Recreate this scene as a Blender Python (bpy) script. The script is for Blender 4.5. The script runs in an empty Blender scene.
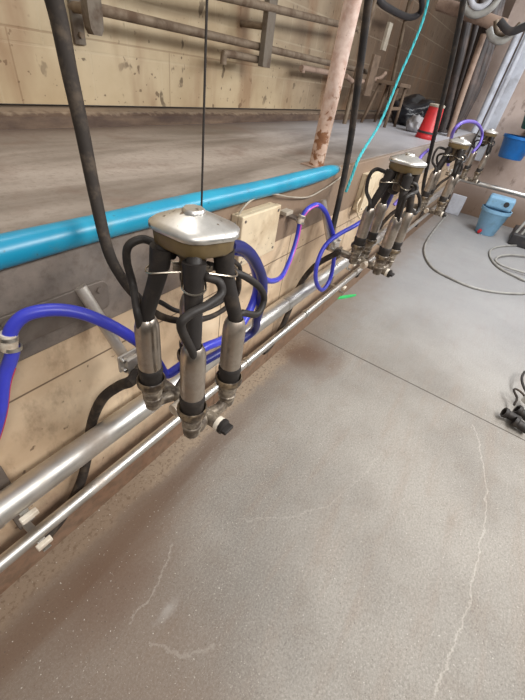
import bpy, bmesh, math, random
from mathutils import Vector, Matrix, noise
random.seed(7)
SC = bpy.context.scene
COL = SC.collection
V = Vector
# ------------------------------------------------------------------ camera
F_PX = 350.0
CAM_X = V((0.561, -0.816, 0.141)); CAM_F = V((0.686, 0.364, -0.630))
CAM_F.normalize(); CAM_X = (CAM_X - CAM_F * CAM_X.dot(CAM_F)).normalized()
CAM_U = CAM_X.cross(CAM_F) * 1.0
EYE = V((0, 0, 1.5))
cam = bpy.data.cameras.new('camera'); co = bpy.data.objects.new('camera', cam); COL.objects.link(co)
co.matrix_world = Matrix(((CAM_X.x, CAM_U.x, -CAM_F.x, EYE.x), (CAM_X.y, CAM_U.y, -CAM_F.y, EYE.y),
                          (CAM_X.z, CAM_U.z, -CAM_F.z, EYE.z), (0, 0, 0, 1)))
cam.sensor_fit = 'VERTICAL'; cam.sensor_height = 24.0; cam.lens = 24.0 * F_PX / 700.0
cam.clip_start = 0.02
SC.camera = co

def ray(x, y): return CAM_X * ((x - 262.5) / F_PX) - CAM_U * ((y - 350.0) / F_PX) + CAM_F
def aty(x, y, Y): d = ray(x, y); return EYE + d * (Y / d.y)
def atx(x, y, X): d = ray(x, y); return EYE + d * (X / d.x)
def atz(x, y, Z): d = ray(x, y); return EYE + d * ((Z - EYE.z) / d.z)

# ------------------------------------------------------------------ mesh helpers
def cr(pts, k=8, closed=False):
    P = [V(p) for p in pts]; n = len(P); out = []
    if n < 3: return P
    for i in range(n - 1):
        p0 = P[i - 1] if i else P[0] * 2 - P[1]
        p1, p2 = P[i], P[i + 1]
        p3 = P[i + 2] if i + 2 < n else P[-1] * 2 - P[-2]
        for j in range(k):
            t = j / k
            out.append(0.5 * ((2 * p1) + (p2 - p0) * t + (2 * p0 - 5 * p1 + 4 * p2 - p3) * t * t + (3 * p1 - p0 - 3 * p2 + p3) * t ** 3))
    out.append(P[-1]); return out

def tube(bm, pts, r, n=12, k=8, smooth=True, cap=True):
    P = cr(pts, k) if smooth else [V(p) for p in pts]
    m = len(P)
    rr = r if callable(r) else (lambda t: r)
    t0 = (P[1] - P[0]).normalized()
    a = V((0, 0, 1)) if abs(t0.z) < .9 else V((1, 0, 0))
    u = t0.cross(a).normalized(); rings = []; pt = t0
    for i in range(m):
        t = (P[min(i + 1, m - 1)] - P[max(i - 1, 0)])
        t = t.normalized() if t.length > 1e-9 else pt
        q = pt.rotation_difference(t); u = (q @ u); u = (u - t * u.dot(t)).normalized(); w = t.cross(u); pt = t
        R = rr(i / (m - 1))
        rings.append([bm.verts.new(P[i] + (u * math.cos(2 * math.pi * j / n) + w * math.sin(2 * math.pi * j / n)) * R) for j in range(n)])
    for i in range(m - 1):
        for j in range(n):
            f = bm.faces.new((rings[i][j], rings[i][(j + 1) % n], rings[i + 1][(j + 1) % n], rings[i + 1][j])); f.smooth = True
    if cap:
        bm.faces.new(rings[0][::-1]); bm.faces.new(rings[-1])
    return bm

def box(bm, lo, hi, bev=0.0, M=None):
    vs = [bm.verts.new(V((x, y, z))) for x in (lo[0], hi[0]) for y in (lo[1], hi[1]) for z in (lo[2], hi[2])]
    idx = [(0, 1, 3, 2), (4, 6, 7, 5), (0, 4, 5, 1), (2, 3, 7, 6), (0, 2, 6, 4), (1, 5, 7, 3)]
    fs = [bm.faces.new([vs[i] for i in q]) for q in idx]
    if bev:
        es = list({e for f in fs for e in f.edges})
        r = bmesh.ops.bevel(bm, geom=es, offset=bev, segments=2, affect='EDGES', profile=.5)
        vs = list({v for f in r['faces'] for v in f.verts} | {v for v in vs if v.is_valid})
    if M:
        for v in vs: v.co = M @ v.co
    return bm

def lathe(bm, prof, n=24, M=None, c=(0, 0, 0)):
    """profile [(r,z)] spun about z; r=0 ends close the surface"""
    c = V(c); rings = []
    for r, z in prof:
        if r <= 1e-6: rings.append([bm.verts.new(c + V((0, 0, z)))])
        else: rings.append([bm.verts.new(c + V((r * math.cos(2 * math.pi * j / n), r * math.sin(2 * math.pi * j / n), z))) for j in range(n)])
    for a, b in zip(rings, rings[1:]):
        for j in range(n):
            k = (j + 1) % n
            if len(a) == 1 and len(b) == 1: continue
            if len(a) == 1: f = bm.faces.new((a[0], b[k], b[j]))
            elif len(b) == 1: f = bm.faces.new((a[j], a[k], b[0]))
            else: f = bm.faces.new((a[j], a[k], b[k], b[j]))
            f.smooth = True
    if M:
        for rg in rings:
            for v in rg: v.co = M @ v.co
    return bm

def loft(bm, loops, cap=True, smooth=False):
    R = [[bm.verts.new(V(p)) for p in L] for L in loops]; n = len(R[0])
    for a, b in zip(R, R[1:]):
        for j in range(n):
            f = bm.faces.new((a[j], a[(j + 1) % n], b[(j + 1) % n], b[j])); f.smooth = smooth
    if cap: bm.faces.new(R[0][::-1]); bm.faces.new(R[-1])
    return bm

def B(): return bmesh.new()
def obj(name, bm, m, parent=None, loc=None, auto=True):
    bmesh.ops.recalc_face_normals(bm, faces=bm.faces)
    if auto:
        for e in bm.edges:
            if len(e.link_faces) == 2 and e.calc_face_angle(0) > .7: e.smooth = False
    me = bpy.data.meshes.new(name); bm.to_mesh(me); bm.free()
    me.materials.append(m)
    o = bpy.data.objects.new(name, me); COL.objects.link(o)
    if parent: o.parent = parent
    if loc is not None: o.location = loc
    return o
def tag(o, label=None, cat=None, group=None, kind=None):
    if label: o['label'] = label
    if cat: o['category'] = cat
    if group: o['group'] = group
    if kind: o['kind'] = kind
    return o
def thing(name, label, cat, loc=(0, 0, 0), group=None):
    o = bpy.data.objects.new(name, None); o.empty_display_size = .05; COL.objects.link(o); o.location = loc
    return tag(o, label, cat, group)
def copy_tree(o, parent=None):
    c = o.copy(); COL.objects.link(c)
    if parent: c.parent = parent
    for ch in [x for x in ALLCH(o)]: copy_tree(ch, c)
    return c
def ALLCH(o): return [x for x in bpy.data.objects if x.parent == o]

# ------------------------------------------------------------------ materials
def srgb(r, g, b):
    f = lambda c: (c / 255 / 12.92) if c / 255 <= .04045 else ((c / 255 + .055) / 1.055) ** 2.4
    return (f(r), f(g), f(b), 1)
class NT:
    def __init__(s, name):
        s.m = bpy.data.materials.new(name); s.m.use_nodes = True; s.t = s.m.node_tree; s.n = s.t.nodes; s.l = s.t.links
        s.b = s.n['Principled BSDF']; s.tc = s.n.new('ShaderNodeTexCoord').outputs['Object']
    def put(s, node, i, v):
        if hasattr(v, 'is_linked') or isinstance(v, bpy.types.NodeSocket): s.l.new(v, node.inputs[i])
        else: node.inputs[i].default_value = v
    def noise(s, scale, detail=4, rough=.55, vec=None, dist=0):
        n = s.n.new('ShaderNodeTexNoise'); s.put(n, 'Vector', vec or s.tc); n.inputs['Scale'].default_value = scale
        n.inputs['Detail'].default_value = detail; n.inputs['Roughness'].default_value = rough; n.inputs['Distortion'].default_value = dist
        return n.outputs['Fac']
    def vor(s, scale, vec=None, feature='F1'):
        n = s.n.new('ShaderNodeTexVoronoi'); n.feature = feature; s.put(n, 'Vector', vec or s.tc); n.inputs['Scale'].default_value = scale
        return n.outputs['Distance']
    def ramp(s, fac, a, b):
        n = s.n.new('ShaderNodeMapRange'); n.interpolation_type = 'SMOOTHSTEP'; s.put(n, 0, fac); n.inputs[1].default_value = a; n.inputs[2].default_value = b
        return n.outputs[0]
    def math(s, op, a, b=0.0):
        n = s.n.new('ShaderNodeMath'); n.operation = op; s.put(n, 0, a); s.put(n, 1, b); return n.outputs[0]
    def vm(s, op, a, b=None, scale=None):
        n = s.n.new('ShaderNodeVectorMath'); n.operation = op; s.put(n, 0, a)
        if b is not None: s.put(n, 1, b)
        if scale is not None: s.put(n, 3, scale)
        return n.outputs['Value'] if op in ('DOT_PRODUCT', 'LENGTH') else n.outputs['Vector']
    def mix(s, fac, a, b, mode='MIX'):
        n = s.n.new('ShaderNodeMix'); n.data_type = 'RGBA'; n.blend_type = mode
        s.put(n, 0, fac); s.put(n, 6, a); s.put(n, 7, b); return n.outputs[2]
    def xyz(s):
        n = s.n.new('ShaderNodeSeparateXYZ'); s.l.new(s.tc, n.inputs[0]); return n.outputs
    def scl(s, v): return s.vm('MULTIPLY', s.tc, v)
    def seg(s, p, a, b):
        a = V(a); b = V(b); ba = b - a
        pa = s.vm('SUBTRACT', p, tuple(a)); d = s.vm('DOT_PRODUCT', pa, tuple(ba / ba.length_squared))
        n = s.n.new('ShaderNodeClamp'); s.l.new(d, n.inputs[0]); h = n.outputs[0]
        return s.vm('LENGTH', s.vm('SUBTRACT', pa, s.vm('SCALE', tuple(ba), scale=h)))
    def poly(s, p, pts):
        r = None
        for a, b in zip(pts, pts[1:]):
            d = s.seg(p, a, b); r = d if r is None else s.math('MINIMUM', r, d)
        return r
    def bump(s, h, st=.3, dist=.002):
        n = s.n.new('ShaderNodeBump'); n.inputs['Strength'].default_value = st; n.inputs['Distance'].default_value = dist
        s.l.new(h, n.inputs['Height']); s.l.new(n.outputs[0], s.b.inputs['Normal'])
    def out(s, col=None, rough=None, metal=None, spec=None):
        for k, v in (('Base Color', col), ('Roughness', rough), ('Metallic', metal), ('Specular IOR Level', spec)):
            if v is not None: s.put(s.b, k, v)
        return s.m

def simple(name, c, dirt=None, amt=.6, scale=14, rough=.6, metal=0.0, spec=None, spots=None, sp_scale=40, bump=.15, dscale=None, lo=.45, hi=.7):
    s = NT(name); col = c
    v = s.noise(scale * 3, 3); col = s.mix(s.math('MULTIPLY', s.ramp(v, .35, .7), .25), c, tuple(x * .6 for x in c[:3]) + (1,))
    if dirt:
        f = s.ramp(s.noise(dscale or scale, 5, .6), lo, hi); f = s.math('MULTIPLY', f, amt); col = s.mix(f, col, dirt)
        if metal: 
            mt = s.math('SUBTRACT', metal, s.math('MULTIPLY', f, metal * .8))
            rg = s.math('ADD', rough, s.math('MULTIPLY', f, .35))
        else: mt, rg = metal, rough
    else: mt, rg = metal, rough
    if spots:
        q = s.ramp(s.noise(sp_scale, 2, .5), .66, .72); col = s.mix(s.math('MULTIPLY', q, .85), col, spots)
    if bump: s.bump(s.noise(scale * 5, 4), bump)
    return s.out(col, rg, mt, spec)

M = {}
M['steel'] = simple('stainless_steel', srgb(205, 203, 198), srgb(120, 104, 84), .55, 9, .3, 1.0, bump=.02, lo=.5, hi=.8)
M['pipe'] = simple('milk_line_steel', srgb(214, 211, 206), srgb(150, 128, 106), .7, 5, .4, 1.0, bump=.015, lo=.5, hi=.78)
M['shell'] = simple('shell_steel', srgb(186, 176, 165), srgb(112, 94, 76), .65, 20, .3, 1.0, bump=.02, lo=.4, hi=.75)
M['lid'] = simple('lid_steel', srgb(226, 224, 219), srgb(150, 132, 106), .35, 30, .40, 1.0, spots=srgb(110, 90, 66), sp_scale=60, bump=.02, lo=.55, hi=.75)
M['bowl'] = simple('bowl_plastic', srgb(112, 94, 62), srgb(70, 56, 40), .7, 20, .4)
M['rubber'] = simple('black_rubber', srgb(44, 40, 38), srgb(92, 80, 68), .5, 18, .55, spec=.35, lo=.5, hi=.8)
M['hose_black'] = simple('black_hose', srgb(40, 37, 36), srgb(88, 74, 62), .7, 14, .6, spec=.35, lo=.45, hi=.75)
M['dusty'] = simple('dusty_hose', srgb(54, 48, 44), srgb(92, 80, 68), .75, 26, .7, spec=.2)
M['arm'] = simple('pale_arm_steel', srgb(216, 208, 198), srgb(150, 134, 116), .5, 12, .42, .7, bump=.02)
M['wire'] = simple('clip_wire', srgb(205, 195, 180), rough=.3, metal=1.0, bump=0)
M['collar'] = simple('grimy_plastic', srgb(128, 110, 86), srgb(52, 42, 34), .95, 40, .35, lo=.35, hi=.6)
M['jet'] = simple('grey_plastic', srgb(150, 138, 122), srgb(64, 52, 42), .9, 34, .3, .35, lo=.38, hi=.62)
M['pvc'] = simple('white_pvc', srgb(226, 216, 200), srgb(150, 124, 96), .7, 12, .4)
M['blue_hose'] = simple('blue_hose', srgb(62, 68, 196), srgb(70, 70, 130), .35, 10, .35, bump=.03)
M['navy_hose'] = simple('dark_blue_hose', srgb(28, 34, 108), srgb(36, 36, 66), .5, 10, .38, bump=.03)
M['purple_hose'] = simple('purple_hose', srgb(112, 92, 190), srgb(90, 80, 130), .4, 10, .4, bump=.03)
M['stripe'] = simple('red_stripe', srgb(196, 44, 66), rough=.4, bump=0)
M['pink'] = simple('pink_stripe', srgb(214, 96, 178), rough=.4, bump=0)
M['cyan_rope'] = simple('turquoise_rope', srgb(70, 190, 200), srgb(60, 140, 150), .6, 40, .8)
M['cord'] = simple('dark_cord', srgb(48, 42, 38), rough=.8, bump=0)
M['rail'] = simple('worn_galvanised', srgb(128, 112, 94), srgb(82, 62, 46), .9, 9, .6, .25, lo=.4, hi=.7)
M['bar'] = simple('grey_painted_steel', srgb(112, 102, 90), srgb(78, 60, 46), .8, 10, .6, .2)
M['box'] = simple('cream_enclosure', srgb(214, 196, 166), srgb(160, 132, 100), .5, 8, .5, spots=srgb(84, 62, 44), sp_scale=55)
M['boxside'] = M['box']
M['red'] = simple('red_plastic', srgb(206, 44, 50), srgb(130, 40, 40), .5, 8, .4)
M['blue'] = simple('blue_plastic', srgb(28, 112, 190), srgb(40, 80, 120), .4, 8, .4)
M['pale_blue'] = simple('pale_blue_plastic', srgb(132, 176, 206), srgb(90, 104, 112), .6, 7, .45, lo=.5, hi=.75)
M['dark_plastic'] = simple('dark_plastic', srgb(48, 46, 48), srgb(84, 74, 66), .5, 10, .5)
M['bundle'] = simple('far_hoses', srgb(62, 54, 52), srgb(104, 86, 78), .7, 6, .6)
M['bag'] = simple('black_sheet', srgb(26, 26, 32), srgb(46, 46, 54), .5, 5, .35, bump=.3)
M['grey_bag'] = simple('grey_sack', srgb(150, 148, 150), srgb(100, 96, 94), .6, 9, .6)
M['green'] = simple('green_plastic', srgb(64, 206, 116), rough=.4, bump=0)
M['dgreen'] = simple('dark_green_plastic', srgb(22, 92, 76), rough=.5)
M['grey_hose'] = simple('grey_floor_hose', srgb(158, 156, 150), srgb(110, 104, 98), .6, 10, .5)
M['white_pipe'] = simple('white_pipe', srgb(196, 198, 206), srgb(140, 136, 138), .6, 5, .5)
M['wood'] = simple('weathered_wood', srgb(118, 98, 80), srgb(76, 60, 48), .8, 7, .8)
M['pale_board'] = simple('pale_board', srgb(178, 168, 152), srgb(120, 104, 88), .6, 8, .7)
M['plate'] = simple('dusty_plate', srgb(122, 112, 104), srgb(92, 80, 70), .7, 8, .5, .25)
M['brown_pole'] = simple('brown_pole', srgb(156, 132, 116), srgb(96, 72, 58), .6, 7, .7)

def mk_rust_post():
    s = NT('flaking_painted_post'); n = s.noise(16, 6, .62, dist=.2); z = s.xyz()[2]
    base = s.mix(s.ramp(s.noise(26, 4), .35, .7), srgb(212, 190, 178), srgb(184, 152, 138))
    low = s.math('MULTIPLY', s.ramp(z, .42, .0), .17); rust = s.ramp(s.math('ADD', n, low), .615, .68)
    base = s.mix(s.math('MULTIPLY', s.ramp(z, .5, .05), .5), base, srgb(184, 150, 122))
    col = s.mix(rust, base, s.mix(s.noise(40, 4), srgb(92, 56, 36), srgb(158, 108, 72)))
    s.bump(n, .4, .003); return s.out(col, .75)
M['rust_post'] = mk_rust_post()

def mk_blue_edge():
    s = NT('blue_edge_tube'); x, y, z = s.xyz()
    col = s.mix(s.ramp(s.noise(5, 4), .35, .7), srgb(20, 130, 164), srgb(38, 150, 180))
    col = s.mix(s.math('MULTIPLY', s.ramp(s.noise(18, 6, .65), .56, .74), .6), col, srgb(86, 120, 128))
    col = s.mix(s.math('MULTIPLY', s.ramp(s.noise(60, 2), .68, .73), .6), col, srgb(40, 66, 74))
    # worn end and scuffs
    e = s.math('ADD', x, s.math('MULTIPLY', s.noise(20, 4), .16)); col = s.mix(s.math('MULTIPLY', s.ramp(e, 1.9, 2.0), .8), col, srgb(172, 156, 134))
    sc = s.seg(s.vm('ADD', s.tc, s.vm('SCALE', s.vm('SUBTRACT', (0, 0, s.noise(14, 2)), (0, 0, .5)) if False else (0, 0, 0), scale=1.0)), (.38, .735, 1.10), (.50, .735, 1.115))
    col = s.mix(s.math('MULTIPLY', s.ramp(s.math('ADD', sc, s.math('MULTIPLY', s.noise(40, 3), .02)), .024, .016), .75), col, srgb(176, 176, 168))
    s.bump(s.noise(30, 4), .12); return s.out(col, .34)
M['blue_edge'] = mk_blue_edge()

def mk_floor():
    s = NT('stained_concrete_floor'); x, y, z = s.xyz()
    big = s.noise(1.1, 5, .6); mid = s.noise(6, 6, .65); fine = s.noise(105, 6, .9); grit = s.noise(170, 5, .9)
    col = s.mix(s.ramp(big, .3, .7), srgb(130, 125, 118), srgb(160, 155, 147))
    col = s.mix(s.math('MULTIPLY', s.ramp(mid, .5, .75), .3), col, srgb(128, 114, 102))
    drag = s.noise(5, 5, .6, s.scl((.35, 2.2, 1))); col = s.mix(s.math('MULTIPLY', s.ramp(drag, .48, .7), .28), col, srgb(140, 120, 104))
    col = s.mix(s.math('MULTIPLY', s.ramp(fine, .40, .64), .58), col, srgb(94, 87, 80))
    col = s.mix(s.math('MULTIPLY', s.ramp(grit, .50, .64), .55), col, srgb(186, 181, 174))
    # cool light of the far end, painted into the floor colour
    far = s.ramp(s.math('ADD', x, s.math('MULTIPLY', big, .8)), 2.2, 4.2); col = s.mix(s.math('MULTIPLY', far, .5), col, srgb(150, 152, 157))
    # brown manure staining spreading from the wall foot and near the left, plus vignette darkening painted in there
    st = s.math('ADD', y, s.math('MULTIPLY', s.math('SUBTRACT', mid, .5), .28)); st = s.math('ADD', st, s.math('MULTIPLY', s.math('SUBTRACT', big, .5), .35))
    near = s.ramp(x, 1.6, .1)
    st2 = s.math('ADD', st, s.math('MULTIPLY', near, .10))
    col = s.mix(s.math('MULTIPLY', s.ramp(st2, .42, .80), .45), col, srgb(120, 98, 78))
    streak = s.ramp(s.math('ABSOLUTE', s.math('SUBTRACT', s.math('ADD', y, s.math('MULTIPLY', s.math('SUBTRACT', drag, .5), .16)), .61)), .09, .01)
    col = s.mix(s.math('MULTIPLY', s.math('MULTIPLY', streak, s.ramp(x, 1.5, .6)), .6), col, srgb(92, 68, 52))
    strip = s.math('MULTIPLY', s.ramp(s.math('ADD', y, s.math('MULTIPLY', s.math('SUBTRACT', mid, .5), .12)), .665, .715), s.ramp(x, 2.1, 1.7)); col = s.mix(s.math('MULTIPLY', strip, .7), col, s.mix(s.ramp(s.noise(60, 4, .7), .5, .66), srgb(166, 148, 126), srgb(106, 84, 64)))
    left = s.math('MULTIPLY', s.ramp(s.math('ADD', s.math('ADD', x, s.math('MULTIPLY', y, -.55)), s.math('MULTIPLY', s.math('SUBTRACT', mid, .5), .5)), .46, -.05), .52)
    col = s.mix(left, col, srgb(112, 90, 72))
    bl = s.vm('LENGTH', s.vm('MULTIPLY', s.vm('SUBTRACT', s.tc, (.17, .50, 0)), (1, 1.6, 0))); bl = s.math('ADD', bl, s.math('MULTIPLY', s.math('SUBTRACT', mid, .5), .25))
    col = s.mix(s.math('MULTIPLY', s.ramp(bl, .28, .05), .42), col, srgb(94, 66, 48))
    # dark stain by the joint
    p = s.vm('MULTIPLY', s.vm('SUBTRACT', s.tc, (1.83, .62, 0)), (1, 1, 0)); d = s.math('ADD', s.vm('LENGTH', p), s.math('MULTIPLY', s.math('SUBTRACT', mid, .5), .3))
    col = s.mix(s.math('MULTIPLY', s.ramp(d, .32, .02), .8), col, srgb(96, 70, 52))
    # stones and specks
    spk = s.ramp(s.noise(130, 2, .5), .69, .73); col = s.mix(s.math('MULTIPLY', spk, .7), col, srgb(214, 208, 198))
    dsp = s.ramp(s.noise(120, 2, .4, s.vm('ADD', s.tc, (7, 3, 1))), .69, .74); col = s.mix(s.math('MULTIPLY', dsp, .6), col, srgb(82, 72, 64))
    # pale lime cracks
    flat = s.vm('MULTIPLY', s.tc, (1, 1, 0))
    wob = s.n.new('ShaderNodeTexNoise'); s.l.new(s.tc, wob.inputs['Vector']); wob.inputs['Scale'].default_value = 11; wob.inputs['Detail'].default_value = 8; wob.inputs['Roughness'].default_value = .75
    w = s.vm('MULTIPLY', s.vm('SUBTRACT', wob.outputs['Color'], (.5, .5, .5)), (.08, .08, 0)); pw = s.vm('ADD', flat, w)
    for px, wd, am in (([(472, 425), (480, 445), (487, 490), (478, 560), (464, 622), (436, 692)], .0042, .3),
                       ([(383, 452), (352, 486), (326, 508), (288, 517), (236, 521)], .0035, .18), ([(172, 545), (158, 585), (128, 622)], .004, .2),
                       ([(150, 640), (180, 655), (215, 648)], .006, .14)):
        pts = [atz(a, b, 0) for a, b in px]; dd = s.poly(pw, pts)
        col = s.mix(s.math('MULTIPLY', s.ramp(dd, wd, wd * .3), am), col, srgb(206, 200, 190))
    pp = s.vm('SUBTRACT', pw, tuple(atz(166, 611, 0))); col = s.mix(s.math('MULTIPLY', s.ramp(s.vm('LENGTH', s.vm('MULTIPLY', pp, (.6, 1.5, 0))), .045, .0), .3), col, srgb(186, 184, 180))
    # sawn joint
    j = s.math('ABSOLUTE', s.math('SUBTRACT', x, 2.051)); jl = s.ramp(j, .006, .003)
    col = s.mix(s.math('MULTIPLY', jl, .85), col, srgb(66, 58, 50))
    h = s.math('SUBTRACT', s.math('ADD', s.math('MULTIPLY', fine, .6), mid), s.math('MULTIPLY', jl, 2.0))
    s.bump(h, .35, .003)
    return s.out(col, s.math('ADD', .5, s.math('MULTIPLY', mid, .3)), 0, .35)
M['floor'] = mk_floor()

def mk_platform():
    s = NT('worn_platform_concrete'); x, y, z = s.xyz(); v = s.scl((.35, 1.6, 1))
    a = s.noise(2.2, 6, .6, v, .5); b = s.noise(50, 4, .7); col = s.mix(s.ramp(a, .3, .7), srgb(100, 90, 81), srgb(164, 153, 143))
    col = s.mix(s.math('MULTIPLY', s.ramp(s.noise(4, 5, .6), .5, .72), .5), col, srgb(104, 80, 68))
    col = s.mix(s.math('MULTIPLY', s.ramp(b, .45, .75), .4), col, srgb(100, 86, 74))
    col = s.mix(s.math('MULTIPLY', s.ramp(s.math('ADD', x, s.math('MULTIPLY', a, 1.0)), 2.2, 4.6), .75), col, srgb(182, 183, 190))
    edge = s.ramp(s.math('ADD', y, s.math('MULTIPLY', a, .3)), 1.72, 2.0); col = s.mix(s.math('MULTIPLY', edge, .7), col, srgb(76, 58, 46))
    s.bump(b, .3, .003); return s.out(col, s.math('ADD', .35, s.math('MULTIPLY', a, .35)), 0, .4)
M['platform'] = mk_platform()
def mk_kerb():
    s = NT('stained_kerb'); a = s.noise(5, 6, .65, s.scl((.5, 1, 2))); col = s.mix(s.ramp(a, .35, .7), srgb(64, 46, 36), srgb(104, 84, 66)); z = s.xyz()[2]
    top = s.ramp(s.math('ADD', z, s.math('MULTIPLY', s.noise(30, 4), .04)), 1.195, 1.21); col = s.mix(s.math('MULTIPLY', top, .4), col, srgb(168, 150, 128))
    s.bump(s.noise(40, 4), .4, .004); return s.out(col, .75)
M['kerb'] = mk_kerb()

def mk_backwall():
    s = NT('cream_board_and_block_wall'); x, y, z = s.xyz()
    a = s.noise(1.6, 5, .6); col = s.mix(s.ramp(a, .3, .7), srgb(196, 181, 154), srgb(164, 145, 117))
    low = s.ramp(s.math('ADD', z, s.math('MULTIPLY', a, .4)), 2.0, 1.2); col = s.mix(s.math('MULTIPLY', low, .4), col, srgb(176, 150, 110))
    # block half further on: greyer, with mortar courses
    blk = s.ramp(s.math('ADD', s.math('ADD', x, s.math('MULTIPLY', z, .9)), s.math('MULTIPLY', a, .5)), 4.2, 5.2)
    g = s.mix(s.ramp(s.noise(4, 5), .3, .7), srgb(150, 132, 110), srgb(120, 102, 84)); col = s.mix(s.math('MULTIPLY', blk, .8), col, g)
    dk = s.ramp(x, 3.6, 5.2); col = s.mix(s.math('MULTIPLY', dk, .75), col, srgb(104, 82, 66))
    br = s.n.new('ShaderNodeTexBrick'); v = s.n.new('ShaderNodeCombineXYZ'); s.l.new(x, v.inputs[0]); s.l.new(s.math('ADD', z, -.067), v.inputs[1]); s.l.new(v.outputs[0], br.inputs['Vector'])
    br.inputs['Scale'].default_value = 1; br.inputs['Brick Width'].default_value = .45; br.inputs['Row Height'].default_value = .225; br.inputs['Mortar Size'].default_value = .006; br.inputs['Mortar Smooth'].default_value = .4
    mo = br.outputs['Fac']; m1 = s.math('MULTIPLY', mo, s.math('ADD', .10, s.math('MULTIPLY', blk, .12))); col = s.mix(m1, col, srgb(196, 184, 160))
    # panel joints: one long horizontal, verticals low down
    jz = s.ramp(s.math('ABSOLUTE', s.math('SUBTRACT', z, 1.465)), .006, .002); jx = None
    for X in (.98, 1.86, 3.05):
        q = s.ramp(s.math('ABSOLUTE', s.math('SUBTRACT', x, X)), .005, .002); jx = q if jx is None else s.math('MAXIMUM', jx, q)
    jx = s.math('MULTIPLY', jx, s.ramp(z, 1.47, 1.46)); jt = s.math('MULTIPLY', s.math('MAXIMUM', jz, jx), s.ramp(x, 3.2, 2.6)); col = s.mix(s.math('MULTIPLY', jt, .45), col, srgb(120, 96, 70))
    # muck splashes
    sp = s.ramp(s.noise(13, 3, .55, s.scl((1, 1, .7))), .62, .68); sp2 = s.ramp(s.noise(30, 3, .5), .65, .70)
    reg = s.ramp(s.noise(1.8, 2), .28, .48)
    col = s.mix(s.math('MULTIPLY', s.math('MAXIMUM', sp, sp2), s.math('MULTIPLY', reg, .75)), col, srgb(72, 56, 40))
    drip = s.ramp(s.noise(3.2, 4, .55, s.scl((1, 1, .3))), .5, .7); col = s.mix(s.math('MULTIPLY', drip, .65), col, srgb(128, 94, 66))
    s.bump(s.math('SUBTRACT', s.noise(40, 4), s.math('MULTIPLY', s.math('MAXIMUM', jt, mo), 1.2)), .25, .003); return s.out(col, .6, 0, .35)
M['backwall'] = mk_backwall()

def mk_pitwall():
    s = NT('tan_pit_boards'); x, y, z = s.xyz(); a = s.noise(3, 6, .6); b = s.noise(12, 5, .65, s.scl((1, 1, .5)))
    col = s.mix(s.ramp(a, .3, .7), srgb(232, 210, 180), srgb(204, 176, 144)); col = s.mix(s.math('MULTIPLY', s.ramp(b, .5, .75), .55), col, srgb(128, 98, 74))
    low = s.ramp(s.math('ADD', z, s.math('MULTIPLY', s.math('SUBTRACT', b, .5), .22)), .42, .18); col = s.mix(s.math('MULTIPLY', low, .85), col, s.mix(s.ramp(s.noise(22, 5, .7), .4, .65), srgb(104, 72, 56), srgb(70, 46, 36)))
    g = s.ramp(s.math('ADD', x, s.math('MULTIPLY', a, .8)), 1.4, 3.0); col = s.mix(s.math('MULTIPLY', g, .45), col, srgb(138, 116, 98))
    j = s.ramp(s.math('ABSOLUTE', s.math('SUBTRACT', z, .755)), .004, .0015)
    jv = None
    for X in (1.02, 1.55, 2.35, 3.2):
        q = s.ramp(s.math('ABSOLUTE', s.math('SUBTRACT', x, X)), .004, .0015); jv = q if jv is None else s.math('MAXIMUM', jv, q)
    j = s.math('MAXIMUM', j, jv); col = s.mix(s.math('MULTIPLY', j, .8), col, srgb(84, 62, 46))
    sp = s.ramp(s.noise(28, 3, .5), .68, .74); col = s.mix(s.math('MULTIPLY', sp, .7), col, srgb(92, 66, 48))
    s.bump(s.math('SUBTRACT', b, j), .25, .004); return s.out(col, .65, 0, .3)
M['pitwall'] = mk_pitwall()
def mk_band():
    s = NT('grimy_slab_edge'); x, y, z = s.xyz(); a = s.noise(4, 6, .65); b = s.noise(30, 4, .7)
    col = s.mix(s.ramp(a, .3, .7), srgb(104, 97, 92), srgb(140, 128, 118)); col = s.mix(s.math('MULTIPLY', s.ramp(b, .45, .7), .4), col, srgb(80, 68, 60))
    g = s.ramp(s.math('ADD', x, s.math('MULTIPLY', a, .5)), .7, 1.3); col = s.mix(s.math('MULTIPLY', g, .75), col, srgb(140, 116, 94))
    g2 = s.ramp(x, 2.2, 3.4); col = s.mix(s.math('MULTIPLY', g2, .6), col, srgb(150, 144, 140))
    s.bump(s.math('ADD', a, b), .3, .004); return s.out(col, .55, 0, .35)
M['band'] = mk_band()
def mk_endwall():
    s = NT('rendered_end_wall'); a = s.noise(2, 6, .6); col = s.mix(s.ramp(a, .3, .7), srgb(192, 174, 164), srgb(168, 148, 136)); z = s.xyz()[2]
    col = s.mix(s.math('MULTIPLY', s.ramp(s.noise(7, 5, .6, s.scl((1, 1, .6))), .58, .7), .6), col, srgb(104, 86, 76))
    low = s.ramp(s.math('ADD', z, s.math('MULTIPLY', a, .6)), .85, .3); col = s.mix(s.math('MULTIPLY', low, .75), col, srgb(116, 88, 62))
    s.bump(s.noise(30, 4), .2, .004); return s.out(col, .7, 0, .3)
M['endwall'] = mk_endwall()

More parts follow.
